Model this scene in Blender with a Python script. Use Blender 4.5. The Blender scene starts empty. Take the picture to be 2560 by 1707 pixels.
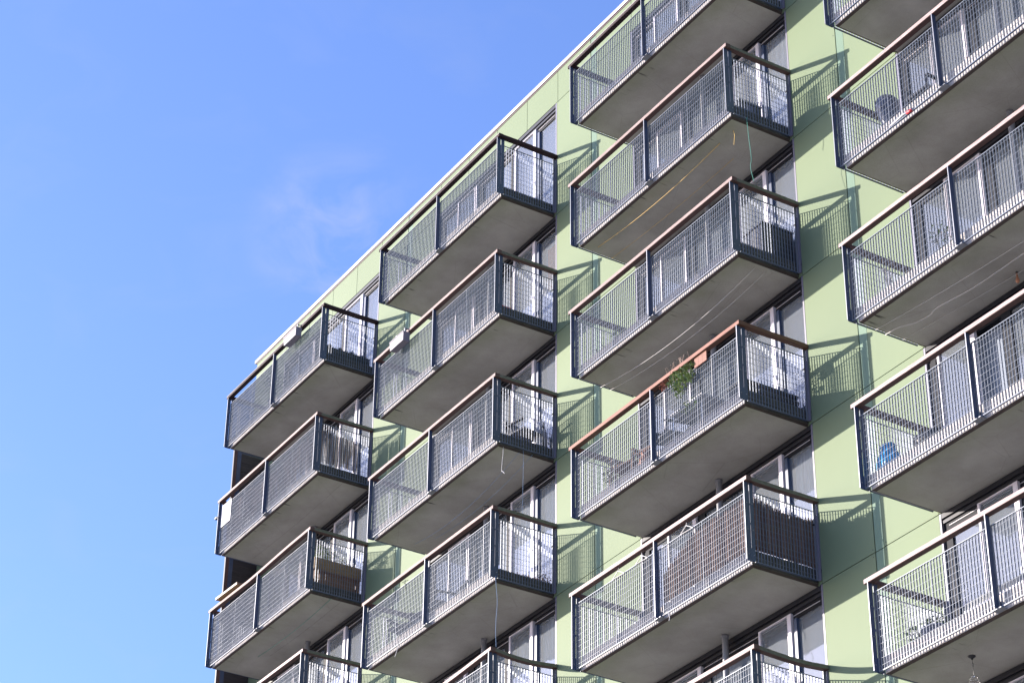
import bpy, math, random
from mathutils import Vector, Matrix
S = bpy.context.scene
COL = S.collection
R = math.radians

# ------------------------------------------------------------------ camera
cam = bpy.data.cameras.new('camera')
cam.sensor_width = 36.0
cam.lens = 36.0 * 5906.49 / 2560.0
cam.clip_start = 0.5
cam.clip_end = 6000
co = bpy.data.objects.new('camera', cam)
COL.objects.link(co)
rx = Vector((0.5259698, 0.8504393, 0.0104293))
uy = Vector((0.4419331, -0.2837577, 0.8509857))
fz = Vector((-0.7266711, 0.4429838, 0.5250853))
m = Matrix.Identity(4)
for i in range(3):
    m[i][0] = rx[i]; m[i][1] = uy[i]; m[i][2] = -fz[i]; m[i][3] = (26.8321, -20.9822, -27.0463)[i]
co.matrix_world = m
S.camera = co

# ------------------------------------------------------------------ sky and sun
SUN_EL = math.atan2(0.575, math.hypot(1.556, 1.40))
SUN_ROT = math.atan2(-1.556, -1.40) % (2 * math.pi)
w = bpy.data.worlds.new('World')
S.world = w
w.use_nodes = True
nt = w.node_tree
for n in list(nt.nodes): nt.nodes.remove(n)
N = nt.nodes.new; L = nt.links.new
out = N('ShaderNodeOutputWorld'); bg = N('ShaderNodeBackground'); sky = N('ShaderNodeTexSky')
sky.sky_type = 'NISHITA'; sky.sun_disc = False
sky.sun_elevation = SUN_EL; sky.sun_rotation = SUN_ROT
sky.air_density = 1.0; sky.dust_density = 1.1; sky.ozone_density = 3.0
bg.inputs[1].default_value = 0.10
tint = N('ShaderNodeMix'); tint.data_type = 'RGBA'; tint.blend_type = 'MULTIPLY'
tint.inputs[0].default_value = 1.0
tint.inputs[7].default_value = (1.25, 1.28, 1.74, 1)
L(sky.outputs[0], tint.inputs[6])
# faint wisps of cirrus, a patch of soft noise on the sky
tc = N('ShaderNodeTexCoord')
mp = N('ShaderNodeMapping'); mp.inputs['Scale'].default_value = (9, 9, 16); mp.inputs['Location'].default_value = (0.9, 0.35, 1.1); mp.inputs['Rotation'].default_value = (0.3, 0.5, 0.2)
L(tc.outputs['Generated'], mp.inputs[0])
no = N('ShaderNodeTexNoise'); no.inputs['Scale'].default_value = 2.3; no.inputs['Detail'].default_value = 8; no.inputs['Roughness'].default_value = 0.56
no.inputs['Distortion'].default_value = 0.6
L(mp.outputs[0], no.inputs['Vector'])
dist = N('ShaderNodeVectorMath'); dist.operation = 'DISTANCE'
dist.inputs[1].default_value = (-0.7420, 0.3662, 0.5592)
L(tc.outputs['Generated'], dist.inputs[0])
mr = N('ShaderNodeMapRange'); mr.inputs[1].default_value = 0.0; mr.inputs[2].default_value = 0.044; mr.inputs[3].default_value = 1.0; mr.inputs[4].default_value = 0.0
mr.interpolation_type = 'SMOOTHSTEP'
L(dist.outputs['Value'], mr.inputs[0])
nr = N('ShaderNodeMapRange'); nr.inputs[1].default_value = 0.40; nr.inputs[2].default_value = 0.72; nr.inputs[3].default_value = 0; nr.inputs[4].default_value = 1.0
L(no.outputs[0], nr.inputs[0])
mu = N('ShaderNodeMath'); mu.operation = 'MULTIPLY'
L(mr.outputs[0], mu.inputs[0]); L(nr.outputs[0], mu.inputs[1])
nr2 = N('ShaderNodeMapRange'); nr2.inputs[1].default_value = 0.5; nr2.inputs[2].default_value = 0.9; nr2.inputs[3].default_value = 0; nr2.inputs[4].default_value = 0.10
L(no.outputs[0], nr2.inputs[0])
ad = N('ShaderNodeMath'); ad.operation = 'ADD'; ad.use_clamp = True
L(mu.outputs[0], ad.inputs[0]); L(nr2.outputs[0], ad.inputs[1])
cm = N('ShaderNodeMix'); cm.data_type = 'RGBA'
cm.inputs[7].default_value = (2.6, 2.8, 3.2, 1)
L(ad.outputs[0], cm.inputs[0]); L(tint.outputs[2], cm.inputs[6])
L(cm.outputs[2], bg.inputs[0]); L(bg.outputs[0], out.inputs[0])

sl = bpy.data.lights.new('sun', 'SUN'); sl.energy = 5.0; sl.angle = R(0.5); sl.color = (1.0, 0.91, 0.82)
so = bpy.data.objects.new('sun', sl); COL.objects.link(so)
so.rotation_euler = Vector((1.556, 1.40, -0.575)).to_track_quat('-Z', 'Y').to_euler()
so.location = (-60, -50, 30)
S.view_settings.view_transform = 'Standard'
S.view_settings.look = 'None'
S.view_settings.exposure = 1.3
S.view_settings.gamma = 1.0
S.cycles.max_bounces = 10
S.cycles.transparent_max_bounces = 24
S.cycles.sample_clamp_indirect = 8

# ------------------------------------------------------------------ materials
def mat(name, col, rough=0.6, metal=0.0, spec=0.5, noise=0.0, nscale=3.0, nstretch=(1, 1, 1), col2=None, bump=0.0, bscale=40, rnd=0.0, island=0.0, trans=0.0):
    M = bpy.data.materials.new(name); M.use_nodes = True
    t = M.node_tree; b = t.nodes['Principled BSDF']
    b.inputs['Base Color'].default_value = (*col, 1); b.inputs['Roughness'].default_value = rough
    b.inputs['Metallic'].default_value = metal; b.inputs['Specular IOR Level'].default_value = spec
    src = None
    if noise or col2 or rnd or island or bump:
        tc = t.nodes.new('ShaderNodeTexCoord'); oi = t.nodes.new('ShaderNodeObjectInfo')
        off = t.nodes.new('ShaderNodeVectorMath'); off.operation = 'MULTIPLY_ADD'
        cmb = t.nodes.new('ShaderNodeCombineXYZ')
        for k in range(3): t.links.new(oi.outputs['Random'], cmb.inputs[k])
        t.links.new(cmb.outputs[0], off.inputs[0]); off.inputs[1].default_value = (37, 53, 71)
        t.links.new(tc.outputs['Object'], off.inputs[2])
        mp = t.nodes.new('ShaderNodeMapping'); mp.inputs['Scale'].default_value = nstretch
        t.links.new(off.outputs[0], mp.inputs[0])
    if noise or col2:
        nz = t.nodes.new('ShaderNodeTexNoise'); nz.inputs['Scale'].default_value = nscale; nz.inputs['Detail'].default_value = 6; nz.inputs['Roughness'].default_value = 0.6
        t.links.new(mp.outputs[0], nz.inputs['Vector'])
        mx = t.nodes.new('ShaderNodeMix'); mx.data_type = 'RGBA'
        rr = t.nodes.new('ShaderNodeMapRange'); rr.inputs[1].default_value = 0.32; rr.inputs[2].default_value = 0.68
        t.links.new(nz.outputs[0], rr.inputs[0]); t.links.new(rr.outputs[0], mx.inputs[0])
        c2 = col2 if col2 else tuple(c * (1 - noise) for c in col)
        mx.inputs[6].default_value = (*col, 1); mx.inputs[7].default_value = (*c2, 1)
        src = mx.outputs[2]
    if rnd or island:
        hs = t.nodes.new('ShaderNodeHueSaturation')
        if src: t.links.new(src, hs.inputs['Color'])
        else: hs.inputs['Color'].default_value = (*col, 1)
        mr = t.nodes.new('ShaderNodeMapRange'); mr.inputs[3].default_value = 1 - (rnd or island); mr.inputs[4].default_value = 1 + (rnd or island)
        if island:
            ge = t.nodes.new('ShaderNodeNewGeometry'); t.links.new(ge.outputs['Random Per Island'], mr.inputs[0])
        else: t.links.new(oi.outputs['Random'], mr.inputs[0])
        t.links.new(mr.outputs[0], hs.inputs['Value']); src = hs.outputs[0]
    if src: t.links.new(src, b.inputs['Base Color'])
    if bump:
        n2 = t.nodes.new('ShaderNodeTexNoise'); n2.inputs['Scale'].default_value = bscale; n2.inputs['Detail'].default_value = 4
        t.links.new(mp.outputs[0], n2.inputs['Vector'])
        bp = t.nodes.new('ShaderNodeBump'); bp.inputs['Strength'].default_value = bump; bp.inputs['Distance'].default_value = 0.01
        t.links.new(n2.outputs[0], bp.inputs['Height']); t.links.new(bp.outputs[0], b.inputs['Normal'])
    return M

M = {}
M['green'] = mat('green panel', (0.160, 0.205, 0.122), rough=0.6, spec=0.12, noise=0.07, nscale=0.35, island=0.03)
M['teal'] = mat('pale teal panel', (0.140, 0.208, 0.150), rough=0.6, spec=0.12, noise=0.06, nscale=0.5)
M['joint'] = mat('dark joint', (0.03, 0.035, 0.04), rough=0.8)
M['cap'] = mat('white roof trim', (0.45, 0.42, 0.44), rough=0.4)
M['maroon'] = mat('deep maroon', (0.05, 0.02, 0.025), rough=0.6)
M['steel'] = mat('galvanised steel', (0.21, 0.22, 0.25), rough=0.42, metal=0.35, noise=0.15, nscale=6)
M['mesh'] = mat('galvanised grating', (0.185, 0.21, 0.255), rough=0.42, metal=0.1, spec=0.4)
M['blue'] = mat('blue grey metal', (0.034, 0.056, 0.112), rough=0.42, metal=0.0, noise=0.25, nscale=5)
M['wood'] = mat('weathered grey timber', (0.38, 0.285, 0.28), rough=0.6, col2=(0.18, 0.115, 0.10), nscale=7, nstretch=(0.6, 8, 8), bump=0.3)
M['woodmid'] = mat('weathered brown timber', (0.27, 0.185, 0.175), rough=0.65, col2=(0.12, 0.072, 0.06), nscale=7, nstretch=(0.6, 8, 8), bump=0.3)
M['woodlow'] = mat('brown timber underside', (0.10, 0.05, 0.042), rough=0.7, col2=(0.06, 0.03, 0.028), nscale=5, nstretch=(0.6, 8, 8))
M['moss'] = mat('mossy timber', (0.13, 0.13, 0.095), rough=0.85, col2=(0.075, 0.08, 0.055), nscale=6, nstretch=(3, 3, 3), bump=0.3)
M['woodtop'] = mat('dark maroon timber', (0.03, 0.013, 0.017), rough=0.7, noise=0.4, spec=0.2, nscale=5)
M['graytop'] = mat('pale grey top edge', (0.36, 0.33, 0.32), rough=0.8, noise=0.3, nscale=8)  # pale grey along the top of the dark rails
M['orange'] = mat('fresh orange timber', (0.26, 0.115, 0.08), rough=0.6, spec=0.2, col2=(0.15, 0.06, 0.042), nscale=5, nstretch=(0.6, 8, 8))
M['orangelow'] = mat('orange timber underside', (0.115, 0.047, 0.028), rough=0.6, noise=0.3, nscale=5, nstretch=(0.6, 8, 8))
M['black'] = mat('black frame', (0.010, 0.011, 0.015), rough=0.6, spec=0.12)
M['white'] = mat('white door frame', (0.60, 0.56, 0.60), rough=0.3)
M['alu'] = mat('lilac grey aluminium', (0.022, 0.023, 0.030), rough=0.42, metal=0.0, spec=0.22)
M['lilac'] = mat('lilac grey jamb', (0.15, 0.145, 0.19), rough=0.4)
M['pipe'] = mat('grey pipe', (0.20, 0.20, 0.215), rough=0.35, noise=0.15)
M['room'] = mat('dark room', (0.05, 0.055, 0.06), rough=0.9)
M['floor'] = mat('balcony floor', (0.30, 0.29, 0.27), rough=0.8, noise=0.3, nscale=4)
M['plank'] = mat('dark planks', (0.035, 0.028, 0.03), rough=0.7, noise=0.4, nscale=3, nstretch=(1, 1, 8))
M['reed'] = mat('brown reeds', (0.165, 0.11, 0.09), rough=0.9, spec=0.1, island=0.35, noise=0.3, nscale=3, nstretch=(5, 5, 1))
M['twig'] = mat('dry pale twigs', (0.22, 0.17, 0.14), rough=0.9, spec=0.1, island=0.75)
M['leaf'] = mat('green leaves', (0.15, 0.20, 0.055), rough=0.55, island=0.6)
M['leafred'] = mat('rusty leaves', (0.28, 0.09, 0.05), rough=0.6, island=0.5)
M['pale'] = mat('pale grey plastic', (0.185, 0.17, 0.20), rough=0.5, spec=0.3, noise=0.12, nscale=4)
M['board'] = mat('white board', (0.34, 0.34, 0.38), rough=0.5)
M['cream'] = mat('sunlit cream timber', (0.72, 0.64, 0.52), rough=0.6, noise=0.2, nscale=4, nstretch=(0.6, 8, 8))
M['brown'] = mat('brown timber', (0.22, 0.12, 0.07), rough=0.65, noise=0.35, nscale=4, nstretch=(1, 1, 6))
M['tan'] = mat('tan timber', (0.30, 0.19, 0.09), rough=0.65, noise=0.3, nscale=4, nstretch=(1, 1, 6))
M['dark'] = mat('dark plastic', (0.02, 0.022, 0.028), rough=0.4, noise=0.2)
M['gloss'] = mat('glossy charcoal cover', (0.05, 0.055, 0.08), rough=0.15)
M['grey'] = mat('grey fabric', (0.22, 0.23, 0.24), rough=0.8, noise=0.25, nscale=9)
M['red'] = mat('red plastic', (0.45, 0.03, 0.04), rough=0.5)
M['bluebag'] = mat('bright blue plastic bag', (0.02, 0.30, 0.66), rough=0.25, noise=0.3, nscale=9, bump=0.6, bscale=14)
M['bluepl'] = mat('blue plastic', (0.13, 0.22, 0.48), rough=0.4)
M['cyan'] = mat('cyan plastic', (0.05, 0.42, 0.62), rough=0.4)
M['terra'] = mat('terracotta', (0.42, 0.19, 0.11), rough=0.7, noise=0.2)
M['slate'] = mat('slate blue plastic', (0.13, 0.15, 0.24), rough=0.5)
M['cordw'] = mat('white cord', (0.45, 0.44, 0.44), rough=0.7)
M['cordy'] = mat('yellow cord', (0.60, 0.40, 0.13), rough=0.7)
M['cordg'] = mat('green cord', (0.06, 0.26, 0.20), rough=0.7)
M['cordb'] = mat('blue cord', (0.16, 0.26, 0.42), rough=0.7)
M['wire'] = mat('grey wire', (0.12, 0.12, 0.11), rough=0.5)
M['chrome'] = mat('bright metal', (0.6, 0.6, 0.6), rough=0.25, metal=0.9)
M['curt'] = mat('grey blue blind', (0.22, 0.25, 0.30), rough=0.9, noise=0.18, nscale=2.0, nstretch=(3, 3, 0.5), rnd=0.22)
M['net'] = mat('white net curtain', (0.52, 0.55, 0.58), rough=0.9, noise=0.45, nscale=3.0, nstretch=(6, 6, 0.3), rnd=0.15)
M['darkcurt'] = mat('dark blind', (0.09, 0.105, 0.12), rough=0.9, noise=0.2, nscale=2.0, rnd=0.3)
M['orangepic'] = mat('orange cloth', (0.60, 0.16, 0.08), rough=0.8, noise=0.5, nscale=3)
M['ground'] = mat('ground', (0.36, 0.34, 0.29), rough=0.9, noise=0.25, nscale=0.15)

def concrete():
    Mt = bpy.data.materials.new('balcony concrete'); Mt.use_nodes = True
    t = Mt.node_tree; b = t.nodes['Principled BSDF']; n = t.nodes.new; l = t.links.new
    tc = n('ShaderNodeTexCoord'); oi = n('ShaderNodeObjectInfo'); sep = n('ShaderNodeSeparateXYZ'); l(tc.outputs['Object'], sep.inputs[0])
    cmb = n('ShaderNodeCombineXYZ')
    for k in range(3): l(oi.outputs['Random'], cmb.inputs[k])
    off = n('ShaderNodeVectorMath'); off.operation = 'MULTIPLY_ADD'; off.inputs[1].default_value = (41, 67, 23)
    l(cmb.outputs[0], off.inputs[0]); l(tc.outputs['Object'], off.inputs[2])
    a = n('ShaderNodeTexNoise'); a.inputs['Scale'].default_value = 1.3; a.inputs['Detail'].default_value = 7; a.inputs['Roughness'].default_value = 0.62; l(off.outputs[0], a.inputs['Vector'])
    r = n('ShaderNodeValToRGB'); l(a.outputs[0], r.inputs[0])
    r.color_ramp.elements[0].position = 0.3; r.color_ramp.elements[0].color = (0.285, 0.272, 0.240, 1)
    r.color_ramp.elements[1].position = 0.7; r.color_ramp.elements[1].color = (0.40, 0.383, 0.348, 1)
    # greenish algae towards the outer and left rim, broken up by noise
    g = n('ShaderNodeMapRange'); g.inputs[1].default_value = -0.75; g.inputs[2].default_value = -1.25; l(sep.outputs[1], g.inputs[0])
    g2 = n('ShaderNodeTexNoise'); g2.inputs['Scale'].default_value = 2.3; g2.inputs['Detail'].default_value = 5; l(off.outputs[0], g2.inputs['Vector'])
    gm = n('ShaderNodeMath'); gm.operation = 'MULTIPLY'; l(g.outputs[0], gm.inputs[0]); l(g2.outputs[0], gm.inputs[1])
    mx = n('ShaderNodeMix'); mx.data_type = 'RGBA'; l(gm.outputs[0], mx.inputs[0]); l(r.outputs[0], mx.inputs[6]); mx.inputs[7].default_value = (0.20, 0.23, 0.125, 1)
    # dark drip stains running inwards from the front edge
    mp = n('ShaderNodeMapping'); mp.inputs['Scale'].default_value = (9.0, 1.0, 1.0); l(off.outputs[0], mp.inputs[0])
    d = n('ShaderNodeTexNoise'); d.inputs['Scale'].default_value = 1.4; d.inputs['Detail'].default_value = 3; l(mp.outputs[0], d.inputs['Vector'])
    dr = n('ShaderNodeMapRange'); dr.inputs[1].default_value = 0.66; dr.inputs[2].default_value = 0.72; l(d.outputs[0], dr.inputs[0])
    de = n('ShaderNodeMapRange'); de.inputs[1].default_value = -0.98; de.inputs[2].default_value = -1.12; l(sep.outputs[1], de.inputs[0])
    dm = n('ShaderNodeMath'); dm.operation = 'MULTIPLY'; l(dr.outputs[0], dm.inputs[0]); l(de.outputs[0], dm.inputs[1])
    mx2 = n('ShaderNodeMix'); mx2.data_type = 'RGBA'; l(dm.outputs[0], mx2.inputs[0]); l(mx.outputs[2], mx2.inputs[6]); mx2.inputs[7].default_value = (0.05, 0.045, 0.04, 1)
    # hairline cracks
    v = n('ShaderNodeTexVoronoi'); v.feature = 'DISTANCE_TO_EDGE'; v.inputs['Scale'].default_value = 0.8; l(off.outputs[0], v.inputs['Vector'])
    vr = n('ShaderNodeMapRange'); vr.inputs[1].default_value = 0.0; vr.inputs[2].default_value = 0.006; vr.inputs[3].default_value = 0.35; vr.inputs[4].default_value = 0; l(v.outputs['Distance'], vr.inputs[0])
    a3 = n('ShaderNodeMath'); a3.operation = 'MULTIPLY'; l(vr.outputs[0], a3.inputs[0]); l(g2.outputs[0], a3.inputs[1])
    mx3 = n('ShaderNodeMix'); mx3.data_type = 'RGBA'; l(a3.outputs[0], mx3.inputs[0]); l(mx2.outputs[2], mx3.inputs[6]); mx3.inputs[7].default_value = (0.06, 0.055, 0.05, 1)
    # speckle
    s = n('ShaderNodeTexNoise'); s.inputs['Scale'].default_value = 60; s.inputs['Detail'].default_value = 3; l(off.outputs[0], s.inputs['Vector'])
    hs = n('ShaderNodeHueSaturation'); sm = n('ShaderNodeMapRange'); sm.inputs[3].default_value = 0.85; sm.inputs[4].default_value = 1.15; l(s.outputs[0], sm.inputs[0])
    l(sm.outputs[0], hs.inputs['Value']); l(mx3.outputs[2], hs.inputs['Color']); l(hs.outputs[0], b.inputs['Base Color'])
    b.inputs['Roughness'].default_value = 0.85
    bp = n('ShaderNodeBump'); bp.inputs['Strength'].default_value = 0.25; bp.inputs['Distance'].default_value = 0.01; l(s.outputs[0], bp.inputs['Height']); l(bp.outputs[0], b.inputs['Normal'])
    return Mt
M['conc'] = concrete()
M['edge'] = mat('stained slab edge', (0.50, 0.46, 0.43), rough=0.8, noise=0.25, nscale=4)
M['side'] = mat('shade darkened slab side', (0.085, 0.083, 0.074), rough=0.85, noise=0.5, nscale=5)  # slab side darkened in its colour for the shade behind the bars
M['rim'] = mat('dark brown lower rim', (0.05, 0.036, 0.032), rough=0.85, noise=0.4, nscale=5)  # lower rim coloured a darker brown than the slab faces

def glass():
    Mt = bpy.data.materials.new('window glass'); Mt.use_nodes = True
    t = Mt.node_tree; n = t.nodes.new; l = t.links.new
    for x in list(t.nodes): t.nodes.remove(x)
    o = n('ShaderNodeOutputMaterial'); mix = n('ShaderNodeMixShader'); tr = n('ShaderNodeBsdfTransparent'); gl = n('ShaderNodeBsdfGlossy')
    tr.inputs[0].default_value = (0.86, 0.90, 0.93, 1); gl.inputs['Roughness'].default_value = 0.015; gl.inputs[0].default_value = (0.95, 0.97, 1, 1)
    lw = n('ShaderNodeFresnel'); lw.inputs[0].default_value = 1.7
    # slightly wavy panes
    tc = n('ShaderNodeTexCoord'); nz = n('ShaderNodeTexNoise'); nz.inputs['Scale'].default_value = 1.1; l(tc.outputs['Object'], nz.inputs['Vector'])
    bp = n('ShaderNodeBump'); bp.inputs['Strength'].default_value = 0.04; bp.inputs['Distance'].default_value = 0.02; l(nz.outputs[0], bp.inputs['Height']); l(bp.outputs[0], gl.inputs['Normal'])
    df = n('ShaderNodeBsdfDiffuse'); df.inputs[0].default_value = (0.55, 0.60, 0.66, 1)
    m2 = n('ShaderNodeMixShader'); m2.inputs[0].default_value = 0.2
    l(tr.outputs[0], m2.inputs[1]); l(df.outputs[0], m2.inputs[2])
    l(lw.outputs[0], mix.inputs[0]); l(m2.outputs[0], mix.inputs[1]); l(gl.outputs[0], mix.inputs[2]); l(mix.outputs[0], o.inputs[0])
    return Mt
M['glass'] = glass()

# ------------------------------------------------------------------ mesh building
class MB:
    def __init__(s): s.v = []; s.f = []; s.mi = []; s.mats = []
    def idx(s, m):
        if m not in s.mats: s.mats.append(m)
        return s.mats.index(m)
    def quad(s, pts, m):
        k = len(s.v); s.v += [tuple(p) for p in pts]; s.f.append(tuple(range(k, k + len(pts)))); s.mi.append(s.idx(m))
    def box(s, a, b, m, rot=None, piv=None, fm=None):
        x0, y0, z0 = a; x1, y1, z1 = b
        P = [Vector(p) for p in ((x0,y0,z0),(x1,y0,z0),(x1,y1,z0),(x0,y1,z0),(x0,y0,z1),(x1,y0,z1),(x1,y1,z1),(x0,y1,z1))]
        if rot is not None:
            c = Vector(piv) if piv is not None else sum(P, Vector()) / 8
            P = [c + rot @ (p - c) for p in P]
        k = len(s.v); s.v += [tuple(p) for p in P]
        F = {'b': (0,3,2,1), 't': (4,5,6,7), 'f': (0,1,5,4), 'r': (1,2,6,5), 'k': (2,3,7,6), 'l': (3,0,4,7)}
        for key, f in F.items():
            s.f.append(tuple(k + i for i in f)); s.mi.append(s.idx((fm or {}).get(key, m)))
    def tube(s, pts, r, m, n=8, cap=True):
        pts = [Vector(p) for p in pts]; k0 = len(s.v); rs = r if isinstance(r, (list, tuple)) else [r] * len(pts)
        up = None
        for i, p in enumerate(pts):
            d = (pts[min(i + 1, len(pts) - 1)] - pts[max(i - 1, 0)]).normalized()
            if up is None: up = d.orthogonal().normalized()
            up = (up - d * up.dot(d));
            if up.length < 1e-6: up = d.orthogonal()
            up.normalize(); sd = d.cross(up)
            for j in range(n):
                a = 2 * math.pi * j / n; s.v.append(tuple(p + rs[i] * (up * math.cos(a) + sd * math.sin(a))))
        mi = s.idx(m)
        for i in range(len(pts) - 1):
            for j in range(n):
                s.f.append((k0 + i*n + j, k0 + i*n + (j+1) % n, k0 + (i+1)*n + (j+1) % n, k0 + (i+1)*n + j)); s.mi.append(mi)
        if cap:
            s.f.append(tuple(k0 + j for j in reversed(range(n)))); s.mi.append(mi)
            s.f.append(tuple(k0 + (len(pts)-1)*n + j for j in range(n))); s.mi.append(mi)
    def lathe(s, prof, c, m, n=20, sx=1, sy=1, lean=(0, 0)):
        k0 = len(s.v); mi = s.idx(m); c = Vector(c)
        for (r, z) in prof:
            for j in range(n):
                a = 2 * math.pi * j / n
                s.v.append((c.x + r*sx*math.cos(a) + lean[0]*z, c.y + r*sy*math.sin(a) + lean[1]*z, c.z + z))
        for i in range(len(prof) - 1):
            for j in range(n):
                s.f.append((k0 + i*n + j, k0 + i*n + (j+1) % n, k0 + (i+1)*n + (j+1) % n, k0 + (i+1)*n + j)); s.mi.append(mi)
        s.f.append(tuple(k0 + j for j in reversed(range(n)))); s.mi.append(mi)
        s.f.append(tuple(k0 + (len(prof)-1)*n + j for j in range(n))); s.mi.append(mi)
    def data(s, name, smooth=False):
        me = bpy.data.meshes.new(name); me.from_pydata(s.v, [], s.f)
        for mm in s.mats: me.materials.append(M[mm])
        me.polygons.foreach_set('material_index', s.mi)
        if smooth: me.polygons.foreach_set('use_smooth', [True] * len(s.f))
        me.update(); return me
    def build(s, name, parent=None, loc=(0, 0, 0), smooth=False, **k):
        return put(name, s.data(name, smooth), parent, loc, **k)

def put(name, me, parent=None, loc=(0, 0, 0), label=None, cat=None, group=None, kind=None, rotz=0):
    o = bpy.data.objects.new(name, me); COL.objects.link(o)
    o.location = loc; o.rotation_euler = (0, 0, rotz)
    if parent: o.parent = parent
    if label: o['label'] = label
    if cat: o['category'] = cat
    if group: o['group'] = group
    if kind: o['kind'] = kind
    return o
def thing(name, loc, label, cat, group=None, rotz=0):
    return put(name, None, None, loc, label, cat, group, None, rotz)

# ------------------------------------------------------------------ layout of the facade
PITCH, H = 7.495, 2.8
X0 = {'A': -18.345, 'B': -10.850, 'C': -3.352, 'D': 4.143}
VIS = {'A': range(0, 4), 'B': range(0, 5), 'C': range(0, 6), 'D': range(1, 6)}
GZ = -28.65
DEEP = 12.0

ground = MB(); ground.quad([(-900, -900, GZ), (900, -900, GZ), (900, 900, GZ), (-900, 900, GZ)], 'ground')
ground.build('ground', kind='structure')

bld = thing('apartment_building', (0, 0, 0), 'tall pale green panel apartment block with rows of projecting concrete balconies', 'building')
bld.location = (0, 0, GZ)
def BP(x, y, z): return (x, y, z - GZ)       # world to building space

# wall: green panels on a dark backing, with thin dark joints
wl = MB()
XL, XR = -19.85, 26.5
NR = 10
g = 0.007
def panel(x0, x1, z0, z1, m='green', y=0.0):
    wl.box((x0 + g, y, z0 + g), (x1 - g, y + 0.02, z1 - g), m)
cols = [X0['A'] + PITCH * i for i in range(6)]
zt = 3.53
# parapet strip above the top windows
xs = [XL]
for xl in cols:
    for r_ in (0.17, 1.37, 2.57, 3.77, 4.965, 6.20, 6.40): xs.append(xl + r_)
xs = [x for x in xs if x < XR] + [XR]
for a, b in zip(xs[:-1], xs[1:]):
    tl = abs((b - a) - 0.20) < 0.01
    panel(a, b, 2.745, zt, 'teal' if tl else 'green', 0.006 if tl else 0)
# pieces between the windows, storey by storey
for k in range(NR):
    zb = 2.745 - H * (k + 1) if k < NR - 1 else GZ
    zu = 2.745 - H * k
    segs = [(XL, cols[0] + 0.13, 'green')]
    for i, xl in enumerate(cols):
        x1 = xl + 4.925
        if x1 >= XR: break
        segs.append((x1, xl + 6.19, 'green')); segs.append((xl + 6.19, min(xl + 6.39, XR), 'teal'))
        if xl + 6.39 < XR: segs.append((xl + 6.39, min(xl + PITCH + 0.13, XR), 'green'))
    for a, b, m_ in segs: panel(a, b, zb, zu, m_, 0.006 if m_ == 'teal' else 0)
    # band below each window
    for xl in cols:
        if xl + 0.13 < XR: panel(xl + 0.13, min(xl + 4.925, XR), zb, zb + 0.20)
# screw heads at the panel corners near the teal strips
for k in range(NR - 1):
    for xl in cols[:5]:
        for dx in (-0.05, 0.25):
            for dz in (-0.06, 0.06, -1.4):
                x_, z_ = xl + 6.19 + dx, 2.745 - H * k + dz
                wl.box((x_ - 0.007, -0.003, z_ - 0.007), (x_ + 0.007, 0.0, z_ + 0.007), 'joint')
for v_i, v_ in enumerate(wl.v): wl.v[v_i] = (v_[0], v_[1], v_[2] - GZ)
wl.build('wall', bld)
# solid body behind the panels: piers between the windows, floors, back
bd = MB()
zz0, zz1 = GZ, 3.5
bd.box((XL, 0.026, zz0), (cols[0] + 0.13, 0.62, zz1), 'joint')
for xl in cols:
    x1 = xl + 4.925
    if x1 < XR: bd.box((x1, 0.026, zz0), (min(xl + PITCH + 0.13, XR), 0.62, zz1), 'joint')
    for k in range(NR + 1):
        zt_ = 3.5 if k == 0 else -H * k + H + 0.2
        zb_ = 2.745 - H * k if k < NR else GZ
        bd.box((xl + 0.131, 0.026, zb_ + 0.002), (min(xl + 4.924, XR), 0.621, zt_), 'joint')
bd.box((XL, 0.63, zz0), (XR, DEEP, zz1), 'room')
bd.v = [(x, y, z - GZ) for x, y, z in bd.v]
bd.build('building_core', bld)
en = MB()
for k in range(NR):
    zb = 2.745 - H * (k + 1) if k < NR - 1 else GZ
    zu = 2.745 - H * k
    yy = 0.022
    while yy < DEEP:
        en.box((XL - 0.02, yy + g, zb + g), (XL - 0.001, min(yy + 1.2, DEEP) - g, (zu if k else 3.53) - g), 'green'); yy += 1.2
en.v = [(x, y, z - GZ) for x, y, z in en.v]
en.build('end_wall', bld)
# roof trim
rf = MB()
rf.box((XL - 0.03, -0.008, zt), (XR, DEEP, zt + 0.035), 'maroon')  # maroon strip stands in for the shadow line below the cap
rf.box((XL - 0.09, -0.025, zt + 0.0355), (XR + 0.05, 0.25, zt + 0.125), 'cap', fm={'b': 'maroon'})  # cap underside coloured dark to deepen that shadow line
rf.box((XL - 0.09, 0.2501, zt + 0.0355), (XL + 0.2, DEEP, zt + 0.125), 'cap')
rf.v = [(x, y, z - GZ) for x, y, z in rf.v]
rf.build('roof_trim', bld)

# ------------------------------------------------------------------ window: one prototype mesh per piece
WZ0, WZ1 = 0.21, 2.735
fr = MB()
fr.box((0.13, -0.004, WZ0), (0.165, 0.12, WZ1), 'lilac')
fr.box((4.888, -0.004, WZ0), (4.925, 0.12, WZ1), 'lilac')
fr.box((0.166, 0.0, 2.655), (4.887, 0.12, WZ1 - 0.002), 'alu')
fr.box((0.166, 0.03, 2.625), (4.887, 0.12, 2.654), 'black')
fr.box((0.166, 0.012, 2.575), (4.887, 0.12, 2.624), 'alu')
fr.box((0.166, 0.04, 2.45), (4.887, 0.12, 2.574), 'black')
fr.box((0.28, 0.03, 2.512), (4.80, 0.0395, 2.522), 'cap')
fr.box((0.166, -0.002, WZ0), (4.887, 0.12, WZ0 + 0.06), 'alu')
for a, b in ((0.166, 0.33), (0.885, 0.925), (1.76, 1.965), (3.09, 3.285), (4.14, 4.165)):
    fr.box((a, 0.03, WZ0 + 0.06), (b, 0.12, 2.45), 'black')
fr.box((4.166, 0.012, WZ0 + 0.06), (4.235, 0.12, 2.45), 'blue')
frame_me = fr.data('window')
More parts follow.
